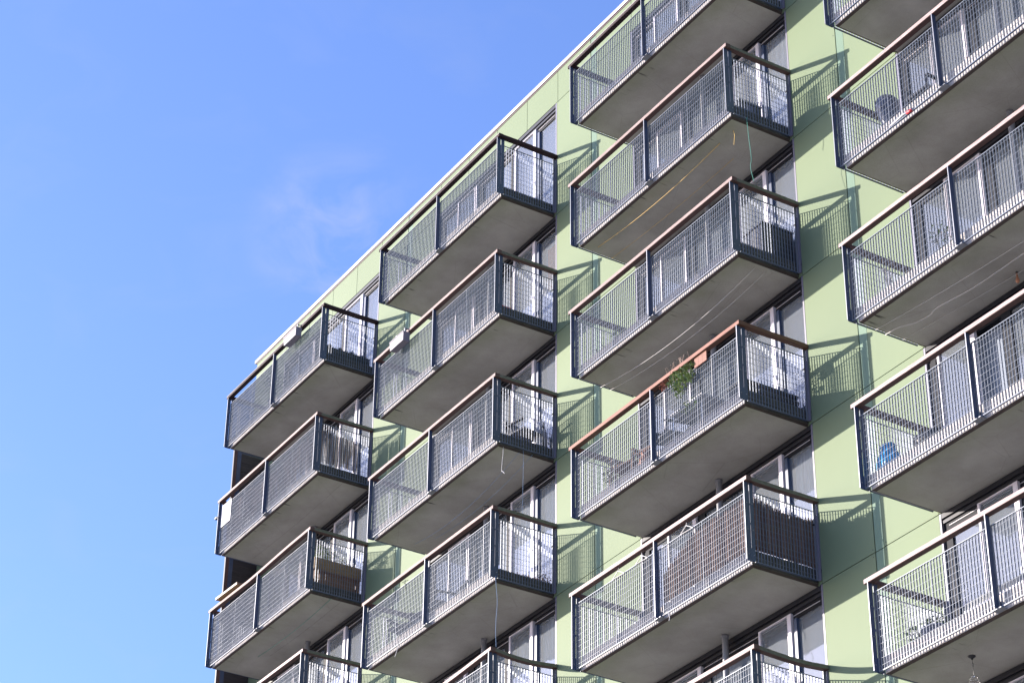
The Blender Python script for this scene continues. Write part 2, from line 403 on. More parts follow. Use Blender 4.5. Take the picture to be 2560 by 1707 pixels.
def pane_me(x0, x1, z0, z1, y=0.06):
    p = MB(); p.quad([(x0, y, z0), (x1, y, z0), (x1, y, z1), (x0, y, z1)], 'glass'); return p.data('pane')
pane_meshes = [pane_me(0.33, 0.885, 0.27, 2.45), pane_me(1.965, 3.09, 0.27, 2.45), pane_me(4.235, 4.888, 0.27, 2.45)]
lf = MB()      # door leaf 0.83 wide, origin at its left foot
lw_, lz0, lz1 = 0.825, 0.275, 2.56
lf.box((0, -0.012, lz0), (0.042, 0.045, lz1), 'white'); lf.box((lw_ - 0.095, -0.012, lz0), (lw_, 0.045, lz1), 'white')
lf.box((0.042, -0.010, lz1 - 0.022), (lw_ - 0.095, 0.045, lz1 - 0.002), 'white'); lf.box((0.042, -0.010, lz0 + 0.002), (lw_ - 0.095, 0.045, lz0 + 0.10), 'white')
lf.box((lw_ - 0.06, -0.05, 1.22), (lw_ - 0.04, -0.012, 1.24), 'chrome'); lf.box((lw_ - 0.062, -0.06, 1.16), (lw_ - 0.042, -0.05, 1.25), 'chrome')
leaf_me = lf.data('door_leaf')
leafpane = MB(); leafpane.quad([(0.042, 0.02, lz0 + 0.1), (lw_ - 0.095, 0.02, lz0 + 0.1), (lw_ - 0.095, 0.02, lz1 - 0.022), (0.042, 0.02, lz1 - 0.022)], 'glass')
leafpane_me = leafpane.data('pane')
def curtain_me(x0, x1, y, m, folds=0.0, z0=0.25, z1=2.5, n=None):
    c = MB(); n = n or max(2, int((x1 - x0) / 0.025)) if folds else 1
    rg = random.Random(int(x0 * 100)); ph = rg.random() * 6; am = folds
    ys = [y + am * math.sin(ph + i * 1.15 + 0.8 * math.sin(i * 0.31)) * (0.5 + rg.random() * 0.5) for i in range(n + 1)]
    for i in range(n):
        xa, xb = x0 + (x1 - x0) * i / n, x0 + (x1 - x0) * (i + 1) / n
        c.quad([(xa, ys[i], z0), (xb, ys[i + 1], z0), (xb, ys[i + 1], z1), (xa, ys[i], z1)], m)
    return c.data('curtain')
CUR = {k: v for k, v in {
    'blindL': curtain_me(0.30, 1.76, 0.20, 'curt'), 'blindM': curtain_me(1.9, 3.1, 0.20, 'curt'), 'blindR': curtain_me(3.28, 4.89, 0.20, 'curt'),
    'darkL': curtain_me(0.30, 1.76, 0.30, 'darkcurt'), 'darkM': curtain_me(1.9, 3.1, 0.30, 'darkcurt'), 'darkR': curtain_me(3.28, 4.20, 0.30, 'darkcurt'),
    'netM': curtain_me(1.9, 3.1, 0.18, 'net', 0.03), 'netR': curtain_me(3.3, 4.89, 0.18, 'net', 0.03), 'netRR': curtain_me(4.2, 4.89, 0.17, 'net', 0.03),
    'netL': curtain_me(0.3, 1.76, 0.18, 'net', 0.03), 'blindRR': curtain_me(4.15, 4.89, 0.19, 'curt')}.items()}
CURT = {('A', 0): ['blindL', 'blindM', 'blindR'], ('B', 0): ['blindL', 'blindM', 'blindR'], ('C', 0): ['blindL', 'blindM', 'blindR'],
        ('B', 3): ['blindL', 'netM', 'netR'], ('B', 4): ['blindL', 'netM', 'netR'], ('C', 4): ['netL', 'blindM', 'darkR', 'netRR'],
        ('C', 1): ['blindL', 'darkM', 'darkR', 'netRR'], ('D', 4): ['blindL', 'darkM', 'darkR'], ('D', 2): ['darkL', 'darkM', 'blindR'],
        ('D', 5): ['blindL', 'blindM', 'blindR'], ('D', 3): ['blindL', 'darkM', 'darkR'], ('C', 2): ['blindL', 'blindM', 'darkR', 'blindRR'], ('C', 5): ['blindL', 'blindM', 'blindR']}
pp = MB()
pp.tube([(2.6, -0.135, 0.22), (2.6, -0.135, 2.747)], 0.052, 'pipe', 16, False); pp.tube([(2.6, -0.135, 2.69), (2.6, -0.135, 2.745)], 0.062, 'pipe', 16)
pipe_me = pp.data('drain_pipe', True)
def window(c, k):
    base = BP(X0[c], 0, -H * k)
    wn = put('window', frame_me, bld, base)
    for pm in pane_meshes: put('pane', pm, wn)
    shift = -0.52 if (c, k) == ('D', 4) else 0
    for lx in (0.93 + shift, 3.30):
        d = put('door_leaf', leaf_me, wn, (lx, 0, 0)); 
        put('pane', leafpane_me, wn, (lx, 0, 0))
    for cu in CURT.get((c, k), ['blindL', 'blindM', 'blindR']): put('curtain', CUR[cu], wn)
    if k > 0: put('drain_pipe', pipe_me, bld, base)
    return wn

# ------------------------------------------------------------------ balcony pieces
sb = MB()
sx0, sx1, sy0 = 0.145, 4.835, -1.25
cz = 0.048
# slab with chamfered lower rim
b0, b1, t0 = -0.056, -0.056 + 0.024, 0.215
P = lambda x, y, z: (x, y, z)
sb.quad([P(sx0+cz, sy0+cz, b0), P(sx0+cz, 0.02, b0), P(sx1-cz, 0.02, b0), P(sx1-cz, sy0+cz, b0)], 'conc')
sb.quad([P(sx0, sy0, t0), P(sx1, sy0, t0), P(sx1, 0.02, t0), P(sx0, 0.02, t0)], 'floor')
sb.quad([P(sx0, sy0, b1), P(sx1, sy0, b1), P(sx1, sy0, t0), P(sx0, sy0, t0)], 'edge')
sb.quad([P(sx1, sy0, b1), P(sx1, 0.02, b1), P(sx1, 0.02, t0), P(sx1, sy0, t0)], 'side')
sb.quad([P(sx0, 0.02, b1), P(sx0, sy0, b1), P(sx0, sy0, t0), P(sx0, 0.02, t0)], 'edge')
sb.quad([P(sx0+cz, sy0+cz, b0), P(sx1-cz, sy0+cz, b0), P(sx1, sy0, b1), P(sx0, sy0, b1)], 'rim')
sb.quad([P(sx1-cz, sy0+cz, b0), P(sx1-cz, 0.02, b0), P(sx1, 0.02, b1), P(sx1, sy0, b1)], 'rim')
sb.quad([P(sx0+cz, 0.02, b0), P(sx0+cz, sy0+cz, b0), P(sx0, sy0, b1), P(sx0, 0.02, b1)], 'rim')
sb.quad([P(sx0, 0.02, b0), P(sx1, 0.02, b0), P(sx1, 0.02, t0), P(sx0, 0.02, t0)], 'conc')
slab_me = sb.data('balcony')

def panel_mesh(width, zt=1.175):
    # pressed grating: deep vertical bars, thin cross rods, flat frame; runs along +x, front at y=0, 25 mm deep
    p = MB(); d = 0.023
    n = round(width / 0.0595)
    for i in range(n + 1):
        x = width * i / n; t = 0.0016 if 0 < i < n else 0.0018
        x = min(max(x, t), width - t)
        p.box((x - t, 0, 0.0), (x + t, d, zt), 'mesh')
    p.box((0, -0.001, -0.003), (width, d + 0.001, 0.004), 'mesh'); p.box((0, 0.001, -0.012), (width, d + 0.001, -0.003), 'blue'); p.box((0, -0.001, zt - 0.004), (width, d + 0.001, zt + 0.004), 'mesh')  # dark strip added below for the shaded underside and its shadow line
    z = zt - 0.062
    while z > 0.03:
        p.box((0, -0.0035, z - 0.0013), (width, 0.0015, z + 0.0013), 'mesh'); z -= 0.1045
    return p.data('mesh_panel')
front_me = panel_mesh(1.19)
side_me = panel_mesh(1.165)

def plate_profile(pts, x0, x1, m):
    # extruded outline in the y-z plane
    p = MB(); n = len(pts); k = len(p.v)
    p.v += [(x0, y, z) for y, z in pts] + [(x1, y, z) for y, z in pts]
    p.f.append(tuple(range(n))); p.mi.append(p.idx(m)); p.f.append(tuple(reversed(range(n, 2 * n)))); p.mi.append(0)
    for i in range(n):
        j = (i + 1) % n; p.f.append((j, i, n + i, n + j)); p.mi.append(0)
    return p
def arc(cy, cz_, r, a0, a1, n=5):
    return [(cy + r * math.cos(a0 + (a1 - a0) * i / n), cz_ + r * math.sin(a0 + (a1 - a0) * i / n)) for i in range(n + 1)]
# corner post: two flat bars joined by a rounded foot (a tall U with a slot)
ya, yb, yc, yd = -1.398, -1.325, -1.305, -1.232
zb, zp = -0.018, 1.322
U = [(ya, zp)] + arc(ya + 0.03, zb + 0.03, 0.03, math.pi, 1.5 * math.pi) + arc(yd - 0.03, zb + 0.03, 0.03, -0.5 * math.pi, 0) + [(yd, zp), (yc, zp), (yc, 0.20)] + [(yb, 0.20), (yb, zp)]
def corner_post(x0, x1):
    p = plate_profile(U, x0, x1, 'blue')  # dark blue of steel in shade put into the body colour
    p.box((x0 + 0.001, yb, 0.93), (x1 - 0.001, yc, 0.96), 'blue'); p.box((x0 + 0.001, yb, 0.60), (x1 - 0.001, yc, 0.63), 'blue')
    for zz in (0.08, 0.5, 0.95): 
        p.box((x1, -1.372, zz), (x1 + 0.006, -1.355, zz + 0.017), 'steel'); p.box((x1, -1.275, zz), (x1 + 0.006, -1.258, zz + 0.017), 'steel')
    # sunlit front edge put in as a paler steel strip
    p.box((x0 - 0.001, ya - 0.004, 0.0), (x1 + 0.001, ya, zp), 'steel')
    return p.data('post')
postR_me = corner_post(4.888, 4.902); postL_me = corner_post(0.074, 0.086)
postM = MB(); postM.box((2.478, -1.395, -0.02), (2.492, -1.232, 0.10), 'blue'); postM.box((2.478, ya, 0.10), (2.492, yb, zp), 'blue')
postM.box((2.477, ya - 0.004, 0.0), (2.493, ya, zp), 'steel')  # paler strip for the sunlit edge here too
postM.box((2.40, -1.36, -0.03), (2.57, -1.25, -0.018), 'steel')
postM_me = postM.data('post')
pw = MB(); pw.box((4.868, -0.062, 0.0), (4.880, 0.0, 1.322), 'steel'); pw.box((4.882, -0.030, 0.0), (4.925, -0.006, 1.10), 'lilac'); pw.box((4.86, -0.075, 0.93), (4.90, -0.058, 0.955), 'black')
wallR_me = pw.data('post')
pw = MB(); pw.box((0.096, -0.062, 0.0), (0.108, 0.0, 1.322), 'steel')
wallL_me = pw.data('post')

def rail(p0, p1, w_, z0, z1, style, side, bend=None, seed=0):
    # a plank along p0->p1 (outer line), w_ inwards; slightly crooked like weathered timber
    rg = random.Random(seed); n = 10; q = MB()
    p0 = Vector(p0); p1 = Vector(p1); d = (p1 - p0); ln = d.length; dn = d.normalized()
    inw = Vector((0, 1, 0)) if side == 'front' else (Vector((-1, 0, 0)) if side == 'right' else Vector((1, 0, 0)))
    a1, a2 = rg.uniform(-0.005, 0.005), rg.uniform(-0.004, 0.004)
    rings = []
    for i in range(n + 1):
        t = i / n; dz = a1 * math.sin(math.pi * t) + a2 * math.sin(2 * math.pi * t)
        if bend: dz += bend(t)
        p = p0 + dn * ln * t; c = 0.006
        sec = [(0, z0 + c), (c, z0), (w_ - c, z0), (w_, z0 + c), (w_, z1 - c), (w_ - c, z1), (c, z1), (0, z1 - c)]
        rings.append([p + inw * a + Vector((0, 0, b + dz)) for a, b in sec])
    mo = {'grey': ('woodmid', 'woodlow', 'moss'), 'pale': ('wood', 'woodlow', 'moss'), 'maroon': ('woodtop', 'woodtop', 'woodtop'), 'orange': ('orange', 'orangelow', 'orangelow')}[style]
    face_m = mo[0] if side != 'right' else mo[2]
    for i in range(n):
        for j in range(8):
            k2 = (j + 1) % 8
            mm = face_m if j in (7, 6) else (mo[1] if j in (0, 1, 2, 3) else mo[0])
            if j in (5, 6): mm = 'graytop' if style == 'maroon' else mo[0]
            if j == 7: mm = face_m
            q.quad([rings[i][k2], rings[i][j], rings[i+1][j], rings[i+1][k2]], mm)
    q.quad(rings[0], mo[1]); q.quad(list(reversed(rings[-1])), mo[1])
    if style == 'maroon' and side == 'front':
        q.box((p0.x, p0.y - 0.003, z1 - 0.018), (p1.x, p0.y - 0.0005, z1 - 0.004), 'graytop')
    return q

RAILZ0, RAILZ1 = 1.318, 1.392
def kink(t): return -0.05 * max(0, 1 - abs(t - 0.42) / 0.35)
def sag(t): return -0.10 * math.sin(math.pi * min(1, t * 1.0)) ** 1.2
BEND = {('A', 2): {'front': kink}, ('B', 4): {'front': sag, 'right': lambda t: -0.05 * math.sin(math.pi * t)}, ('C', 5): {'right': lambda t: -0.03 * math.sin(math.pi * t)}}
BL = {'A': 'left end column', 'B': 'second column', 'C': 'third column', 'D': 'right column'}
def balcony(c, k):
    base = BP(X0[c], 0, -H * k)
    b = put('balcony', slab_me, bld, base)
    style = 'maroon' if k == 0 else ('orange' if (c, k) == ('C', 3) else ('pale' if (c, k) in (('C', 4), ('C', 5), ('B', 4), ('A', 3), ('D', 5), ('D', 4), ('D', 3), ('D', 2)) else 'grey'))
    bn = BEND.get((c, k), {})
    sd = ord(c) * 10 + k
    q1 = rail((0, -1.40, 0), (4.964, -1.40, 0), 0.105, RAILZ0, RAILZ1, style, 'front', bn.get('front'), sd)
    q2 = rail((4.963, -1.294, 0), (4.963, 0.006 if c == 'X' else -0.004, 0), 0.10, RAILZ0, RAILZ1 - 0.001, style, 'right', bn.get('right'), sd + 1)
    q3 = rail((0.001, -1.294, 0), (0.001, -0.004, 0), 0.10, RAILZ0, RAILZ1 - 0.001, style, 'left', None, sd + 2)
    for q in (q1, q2, q3):
        h = q.build('handrail', b)
        if style == 'orange': h['label'] = 'fresh orange timber handrail'
    for x in (0.088, 1.285): put('mesh_panel', front_me, b, (x, -1.322, 0))
    for x in (2.494, 3.69): put('mesh_panel', front_me, b, (x, -1.322, 0))
    put('mesh_panel', side_me, b, (4.892, -1.23, 0), rotz=R(90))
    put('mesh_panel', side_me, b, (0.093, -1.23, 0), rotz=R(90))
    for pm in (postL_me, postM_me, postR_me, wallR_me, wallL_me): put('post', pm, b)
    return b
balc = {}
for c in 'ABCD':
    for k in VIS[c]:
        balc[c, k] = balcony(c, k); window(c, k)
# storeys just outside the frame keep their windows shut off by plain frames
for c, ks in (('A', (4, 5)), ('B', (5,)), ('C', (6,)), ('D', (0, 6))):
    for k in ks: window(c, k); balcony(c, k)

# end screen: narrow plank screen standing beside the left column of balconies
scr = MB()
sxx = -19.0
zt_, zb_ = 0.45, GZ
scr.box((sxx - 0.03, -0.81, zb_), (sxx + 0.03, -0.72, zt_), 'blue', fm={'f': 'alu', 'r': 'woodlow'})
scr.box((sxx - 0.03, -0.719, zb_), (sxx + 0.035, -0.62, zt_), 'blue')
scr.box((sxx - 0.03, -0.62, 0.39), (sxx + 0.035, -0.004, zt_), 'blue')
z_ = 0.37
while z_ > -9.5:
    scr.box((sxx - 0.02, -0.62, z_ - 0.235), (sxx + 0.02, -0.004, z_), 'plank'); z_ -= 0.245
scr.box((sxx - 0.02, -0.62, zb_), (sxx + 0.02, -0.004, z_ - 0.005), 'plank')
scr.v = [(x, y, z - GZ) for x, y, z in scr.v]
scr.build('screen_wall', bld, label='dark plank screen with a blue grey post at the building end')

# ------------------------------------------------------------------ things on the balconies
def W(c, k, x, y, z): return (X0[c] + x, y, -H * k + z)
FL = 0.217
def leaves(mb, c, rad, n, size, m, rg, flat=1.0):
    for _ in range(n):
        while True:
            p = Vector((rg.uniform(-1, 1), rg.uniform(-1, 1), rg.uniform(-1, 1)))
            if p.length < 1: break
        p = Vector(c) + Vector((p.x * rad[0], p.y * rad[1], p.z * rad[2])); s_ = size * rg.uniform(0.6, 1.3)
        a = Vector((rg.gauss(0, 1), rg.gauss(0, 1), rg.gauss(0, 1))).normalized(); b = a.orthogonal().normalized()
        mb.quad([p - a * s_, p - b * s_ * 0.45, p + a * s_, p + b * s_ * 0.45], m)

def rail_planter(c, k, x0, x1, label):
    t = thing('planter_box', W(c, k, (x0 + x1) / 2, -1.45, 1.05), label, 'planter', 'planter boxes hung on the front rails')
    hw = (x1 - x0) / 2
    b = MB()
    def ring(s, z): return [(-hw * s, -0.105 * s, z), (hw * s, -0.105 * s, z), (hw * s, 0.045 + 0.0 * s, z), (-hw * s, 0.045, z)]
    lo, hi, inn = ring(0.93, 0), ring(1.0, 0.21), ring(0.94, 0.20)
    for i in range(4):
        j = (i + 1) % 4; b.quad([lo[i], lo[j], hi[j], hi[i]], 'pale'); b.quad([hi[i], hi[j], inn[j], inn[i]], 'pale')
    b.quad(list(reversed(lo)), 'pale'); b.quad([(p[0], p[1], 0.16) for p in inn], 'dark')
    b.box((-hw * 1.01, -0.112, 0.195), (hw * 1.01, -0.106, 0.215), 'pale')
    b.build('box', t)
    h = MB()
    for sx in (-0.6, 0.6):
        h.box((hw * sx - 0.015, -0.02, 0.20), (hw * sx + 0.015, 0.0, 0.36), 'steel'); h.box((hw * sx - 0.015, 0.0, 0.345), (hw * sx + 0.015, 0.14, 0.355), 'steel')
    h.build('bracket', t)
rail_planter('A', 0, 3.30, 3.92, 'pale grey planter box hung outside the top balcony at the left end')
rail_planter('B', 1, 0.97, 1.55, 'pale lilac planter box hung on a grey rail one floor below the top')

def cord(name, pts, r, m, label, cat, n=6, sub=6, group=None):
    # smooth the control points with a Catmull-Rom curve
    P = [Vector(p) for p in pts]; Q = []
    for i in range(len(P) - 1):
        a, b, c_, d = P[max(i-1, 0)], P[i], P[i+1], P[min(i+2, len(P)-1)]
        for s_ in range(sub):
            t = s_ / sub
            Q.append(0.5 * ((2*b) + (c_ - a)*t + (2*a - 5*b + 4*c_ - d)*t*t + (3*b - a - 3*c_ + d)*t**3))
    Q.append(P[-1])
    o0 = Q[0].copy(); mb = MB(); mb.tube([q - o0 for q in Q], r, m, n)
    return mb.build(name, None, tuple(o0), True, label=label, cat=cat, group=group)
SO = -0.062
def line(c, k, p0, p1, sagz, r, m, label, mid=None, end=True):
    pts = []
    for i in range(9):
        t = i / 8
        pts.append(W(c, k, p0[0] + (p1[0] - p0[0]) * t, p0[1] + (p1[1] - p0[1]) * t, SO - sagz * 4 * t * (1 - t)))
    return cord('clothesline', pts, r, m, label, 'clothesline', group='cords strung below the balconies')
line('C', 1, (4.14, -0.98), (0.36, -0.98), 0.11, 0.0052, 'cordy', 'thick yellow clothesline sagging under the second balcony of the third column')
line('C', 1, (3.9, -0.52), (0.2, -0.56), 0.05, 0.0032, 'cordy', 'thin yellow clothesline beside the thick yellow one')
line('C', 2, (4.70, -0.80), (0.12, -0.80), 0.20, 0.0055, 'cordw', 'white rope strung under the balcony above the orange rail, outer of the pair')
line('C', 2, (4.70, -0.58), (0.12, -0.60), 0.17, 0.0050, 'cordw', 'white rope strung under the balcony above the orange rail, inner of the pair')
line('B', 2, (4.82, -0.76), (0.46, -0.52), 0.22, 0.0034, 'cordb', 'blue and white clothesline sagging under the balcony with the black chair')
line('B', 2, (4.87, -0.50), (0.9, -0.30), 0.16, 0.0035, 'cordb', 'thin blue clothesline close to the wall under the balcony with the black chair')
line('A', 2, (4.82, -0.74), (1.3, -0.70), 0.07, 0.0050, 'cordg', 'green clothesline under the balcony with the wooden bench')
line('A', 2, (4.82, -0.50), (1.5, -0.50), 0.04, 0.0022, 'wire', 'thin dark wire beside the green clothesline at the left end')
line('A', 1, (4.8, -0.6), (0.4, -0.6), 0.05, 0.0018, 'wire', 'hair thin wire under the balcony with the reed screen at the left end')
cord('cable', [W('D', 3, 4.9, -0.55, SO - 0.02), W('D', 3, 3.6, -0.55, SO - 0.08), W('D', 3, 2.9, -0.57, SO - 0.08), W('D', 3, 2.44, -0.57, SO - 0.08), W('D', 3, 1.9, -0.60, SO - 0.1), W('D', 3, 1.22, -0.66, SO - 0.08), W('D', 3, 1.0, -0.62, SO - 0.08), W('D', 3, 0.7, -0.64, SO - 0.06), W('D', 3, 0.45, -0.74, SO - 0.04), W('D', 3, 0.14, -0.74, SO - 0.01)], 0.009, 'cordw', 'thick wavy white cable under the balcony in the right column', 'cable')
line('D', 3, (4.9, -0.66), (0.16, -0.94), 0.07, 0.0045, 'cordw', 'straight white clothesline running beside the wavy white cable')
line('D', 3, (4.8, -0.10), (0.16, -0.42), 0.05, 0.0035, 'cordw', 'thin pale line near the wall carrying a small hanging bulb')
cord('cord', [W('B', 2, 4.80, -1.10, 0.0), W('B', 2, 4.80, -1.10, -0.19), W('B', 2, 4.77, -1.10, -0.36), W('B', 2, 4.76, -1.10, -0.53), W('B', 2, 4.80, -1.10, -0.56), W('B', 2, 4.86, -1.10, -0.63)], 0.006, 'cordw', 'frayed white cord dangling from the corner of the balcony with the black chair', 'cord', group='cords dangling from balcony edges')
cord('cord', [W('B', 2, 4.86, -0.70, 0.0), W('B', 2, 4.87, -0.70, -0.30), W('B', 2, 4.85, -0.70, -1.35)], 0.003, 'cordb', 'thin blue cord dangling straight down behind the frayed white one', 'cord', group='cords dangling from balcony edges')
cord('cord', [W('B', 3, 4.93, -1.30, 0.0), W('B', 3, 4.96, -1.30, -0.25), W('B', 3, 5.00, -1.30, -0.55), W('B', 3, 4.96, -1.30, -1.0), W('B', 3, 4.985, -1.30, -1.41)], 0.0036, 'cordb', 'wavy pale blue cord hanging down to the sagging handrail', 'cord', group='cords dangling from balcony edges')
cord('cord', [W('C', 1, 4.93, -1.0, -0.02), W('C', 1, 4.96, -1.0, -0.45), W('C', 1, 5.0, -1.0, -0.9), W('C', 1, 4.97, -1.0, -1.1), W('C', 1, 5.04, -1.0, -1.42)], 0.0045, 'cordg', 'green cord dangling from the corner under the yellow clothesline', 'cord', group='cords dangling from balcony edges')
cord('cord', [W('C', 1, 4.55, -1.0, -0.06), W('C', 1, 4.58, -1.0, -0.18), W('C', 1, 4.55, -1.0, -0.36)], 0.0060, 'cordy', 'short end of yellow cord dangling beside the thick yellow clothesline', 'cord', group='cords dangling from balcony edges')
# string of the grating: loose bits of straw at B3 edge
cord('cord', [W('B', 3, 1.45, -1.34, -0.01), W('B', 3, 1.42, -1.34, -0.12), W('B', 3, 1.34, -1.34, -0.24)], 0.007, 'cordw', 'short pale strap hanging below the left half of the balcony with two dark chairs', 'cord', group='cords dangling from balcony edges')

# bulb near the wall in the right column
t = thing('hanging_bulb', W('D', 3, 2.45, -0.24, -0.13), 'small amber bulb hanging on the thin line near the wall', 'lamp')
b = MB(); b.lathe([(0.012, 0.05), (0.014, 0.0), (0.016, -0.02), (0.03, -0.06), (0.03, -0.09), (0.012, -0.115)], (0, 0, 0), 'terra', 12); b.build('bulb', t, smooth=True)
b = MB(); b.tube([(0, 0, 0.05), (0, 0, 0.075)], 0.017, 'dark', 8); b.build('socket', t)

# white board and small camera-like box, left end
t = MB(); t.box((0, 0, 0), (0.53, 0.008, 0.56), 'board'); t.build('board', None, W('A', 1, 0.10, -1.338, 0.645), label='plain white board fixed outside the mesh at the left corner', cat='board')
t = MB(); t.box((-0.11, -0.02, 0), (0.0, 0.04, 0.045), 'dark'); t.box((0.0, -0.008, 0.01), (0.03, 0.008, 0.03), 'dark'); t.build('bracket', None, W('A', 1, 0.045, -1.40, 0.92), label='small black bracket sticking out at the left corner beside the white board', cat='bracket')

def reeds(c, k, axis, a0, a1, pos, z0, ztop, m, label, seed, density=0.012, gaps=0.012, group='reed screens tied inside the mesh', lean=0.0, thick=0.006):
    rg = random.Random(seed); mb = MB(); L_ = a1 - a0; x = 0
    while x < L_:
        if rg.random() > gaps:
            wd = density * rg.uniform(0.6, 1.1); top = ztop(x / L_) - z0 + rg.uniform(-0.05, 0.02); d = rg.uniform(-0.006, 0.006); ln = rg.uniform(-lean, lean)
            rot = Matrix.Rotation(ln, 3, 'X' if axis == 'y' else 'Y')
            if axis == 'y': mb.box((d, x, rg.uniform(0, 0.05)), (d + thick, x + wd, top), m, rot=rot)
            else: mb.box((x, d, rg.uniform(0, 0.05)), (x + wd, d + thick, top), m, rot=rot)
        x += density * rg.uniform(0.9, 1.2)
    if m == 'reed':      # a second, staggered layer of stalks closes the gaps
        x = 0.004
        while x < L_ - 0.01:
            wd = density; top = ztop(x / L_) - z0 - rg.uniform(0.02, 0.09)
            if axis == 'y': mb.box((-0.014, x, 0.0), (-0.009, x + wd, top), m)
            else: mb.box((x, 0.012, 0.0), (x + wd, 0.017, top), m)
            x += density * rg.uniform(1.0, 1.12)
    for zz in (0.15, 0.45, 0.75):
        if axis == 'y': mb.box((0.014, 0.0, zz), (0.0155, L_, zz + 0.006), 'wire')
        else: mb.box((0.0, -0.010, zz), (L_, -0.008, zz + 0.006), 'wire')
    loc = W(c, k, pos, a0, z0) if axis == 'y' else W(c, k, a0, pos, z0)
    return mb.build('reed_screen', None, loc, label=label, cat='reed screen', group=group)
reeds('C', 4, 'y', -1.20, -0.03, 4.862, FL, lambda t: 1.10 - 0.05 * math.sin(math.pi * t) - 0.04 * t, 'reed', 'dense brown reed screen on the side of the balcony low in the third column', 5)
reeds('C', 4, 'x', 2.56, 4.80, -1.282, FL, lambda t: min(1.12, 0.72 + 1.0 * t) , 'reed', 'brown reed screen rising rightwards behind the front mesh low in the third column', 6, gaps=0.02)
reeds('A', 1, 'y', -1.20, -0.30, 4.862, FL, lambda t: 1.02 - 0.05 * t, 'twig', 'ragged dry brushwood screen on the side of a left end balcony', 7, density=0.016, gaps=0.12, lean=0.03)
reeds('A', 1, 'x', 0.30, 4.80, -1.282, FL, lambda t: 1.02 + 0.08 * math.sin(9 * t), 'twig', 'sparse dry brushwood behind the front mesh beside the white board', 8, density=0.016, gaps=0.30, lean=0.05)

# plank lying on the rail at the left end
t = MB(); t.box((0, 0, 0), (1.06, 0.21, 0.05), 'brown', fm={'f': 'cream', 'b': 'tan', 'r': 'brown'}); t.box((0.0, -0.003, 0.032), (1.06, -0.0005, 0.036), 'brown')  # sun on the front put in as cream, shaded faces as browns
o = t.build('plank', None, W('A', 2, 0.55, -1.50, 1.405), label='pale wooden plank lying on top of the bent handrail at the left end', cat='plank'); o.rotation_euler = (0.0, 0.02, 0.02)

# wooden bench planter with plants, left end third floor
t = thing('planter_bench', W('A', 2, 4.62, -0.62, FL), 'brown timber bench planter behind the side mesh of the left end balcony', 'planter')
b = MB(); b.box((-0.20, -0.56, 0.33), (0.20, 0.56, 0.58), 'tan'); b.box((-0.17, -0.53, 0.50), (0.17, 0.53, 0.583), 'dark'); b.box((-0.2, -0.56, 0.30), (0.2, 0.56, 0.329), 'brown'); b.build('trough', t)
for sy in (-0.5, 0.5):
    for sx in (-0.15, 0.15):
        b = MB(); b.box((sx - 0.03, sy - 0.03, 0), (sx + 0.03, sy + 0.03, 0.299), 'brown'); b.build('leg', t)
b = MB(); b.box((0.13, -0.56, 0.02), (0.15, 0.56, 0.10), 'brown'); b.box((0.12, -0.40, 0.10), (0.14, 0.45, 0.27), 'brown'); b.build('shelf', t)
rg = random.Random(3); b = MB()
leaves(b, (0, -0.25, 0.80), (0.16, 0.28, 0.20), 240, 0.028, 'leaf', rg); leaves(b, (0, 0.2, 0.68), (0.12, 0.25, 0.10), 70, 0.022, 'leaf', rg)
for i in range(14):
    y_ = rg.uniform(-0.5, 0.4); b.tube([(0, y_, 0.55), (rg.uniform(-.05, .05), y_ + rg.uniform(-.1, .1), 0.88)], 0.003, 'leaf', 4)
b.build('plant', t)

# dark trough with pots on the top left balcony
t = thing('planter_trough', W('A', 0, 4.66, -0.62, FL), 'low dark trough with small pots behind the side mesh of the top left balcony', 'planter')
b = MB(); b.box((-0.14, -0.56, 0), (0.14, 0.52, 0.20), 'dark'); b.build('trough', t)
for i, y_ in enumerate((-0.45, -0.18, 0.12, 0.42)):
    b = MB(); b.lathe([(0.035, 0.2), (0.05, 0.3), (0.042, 0.3)], (0.02, y_, 0), 'dark', 12); b.tube([(0.02, y_, 0.28), (0.03, y_ + .02, 0.36)], 0.01, 'dark', 5); b.build('pot', t, smooth=True)

# chairs
def arm_chair(c, k, x, y, rz, m, label, s=1.0, back=0.88, group='garden chairs on the balconies', seatz=0.42, slats=True):
    t = thing('chair', W(c, k, x, y, FL), label, 'chair', group, R(rz))
    b = MB(); b.box((-0.25*s, -0.25*s, seatz), (0.25*s, 0.24*s, seatz + 0.035), m); b.build('seat', t)
    b = MB(); rot = Matrix.Rotation(R(-12), 3, 'X')
    b.box((-0.25*s, 0.22*s, seatz + 0.02), (-0.215*s, 0.25*s, back), m, rot, (0, 0.24*s, seatz)); b.box((0.215*s, 0.22*s, seatz + 0.02), (0.25*s, 0.25*s, back), m, rot, (0, 0.24*s, seatz))
    b.box((-0.214*s, 0.222*s, back - 0.06), (0.214*s, 0.248*s, back - 0.001), m, rot, (0, 0.24*s, seatz))
    nz_ = 7 if slats else 1
    for i in range(nz_):
        if slats:
            xx = (-0.19 + 0.38 * i / 6) * s; b.box((xx - 0.02, 0.228*s, seatz + 0.03), (xx + 0.02, 0.242*s, back - 0.061), m, rot, (0, 0.24*s, seatz))
        else: b.box((-0.214*s, 0.228*s, seatz + 0.05), (0.214*s, 0.242*s, back - 0.061), m, rot, (0, 0.24*s, seatz))
    b.build('backrest', t)
    for sx in (-1, 1):
        for sy in (-1, 1):
            b = MB(); b.tube([(sx*0.23*s, sy*0.22*s, seatz + (0.2 if sy < 0 else 0)), (sx*0.25*s, sy*0.27*s, 0)], 0.017, m, 6); b.build('leg', t)
        b = MB(); b.box((sx*0.255*s - 0.03, -0.25*s, seatz + 0.20), (sx*0.255*s + 0.03, 0.27*s, seatz + 0.225), m); b.build('armrest', t)
    return t
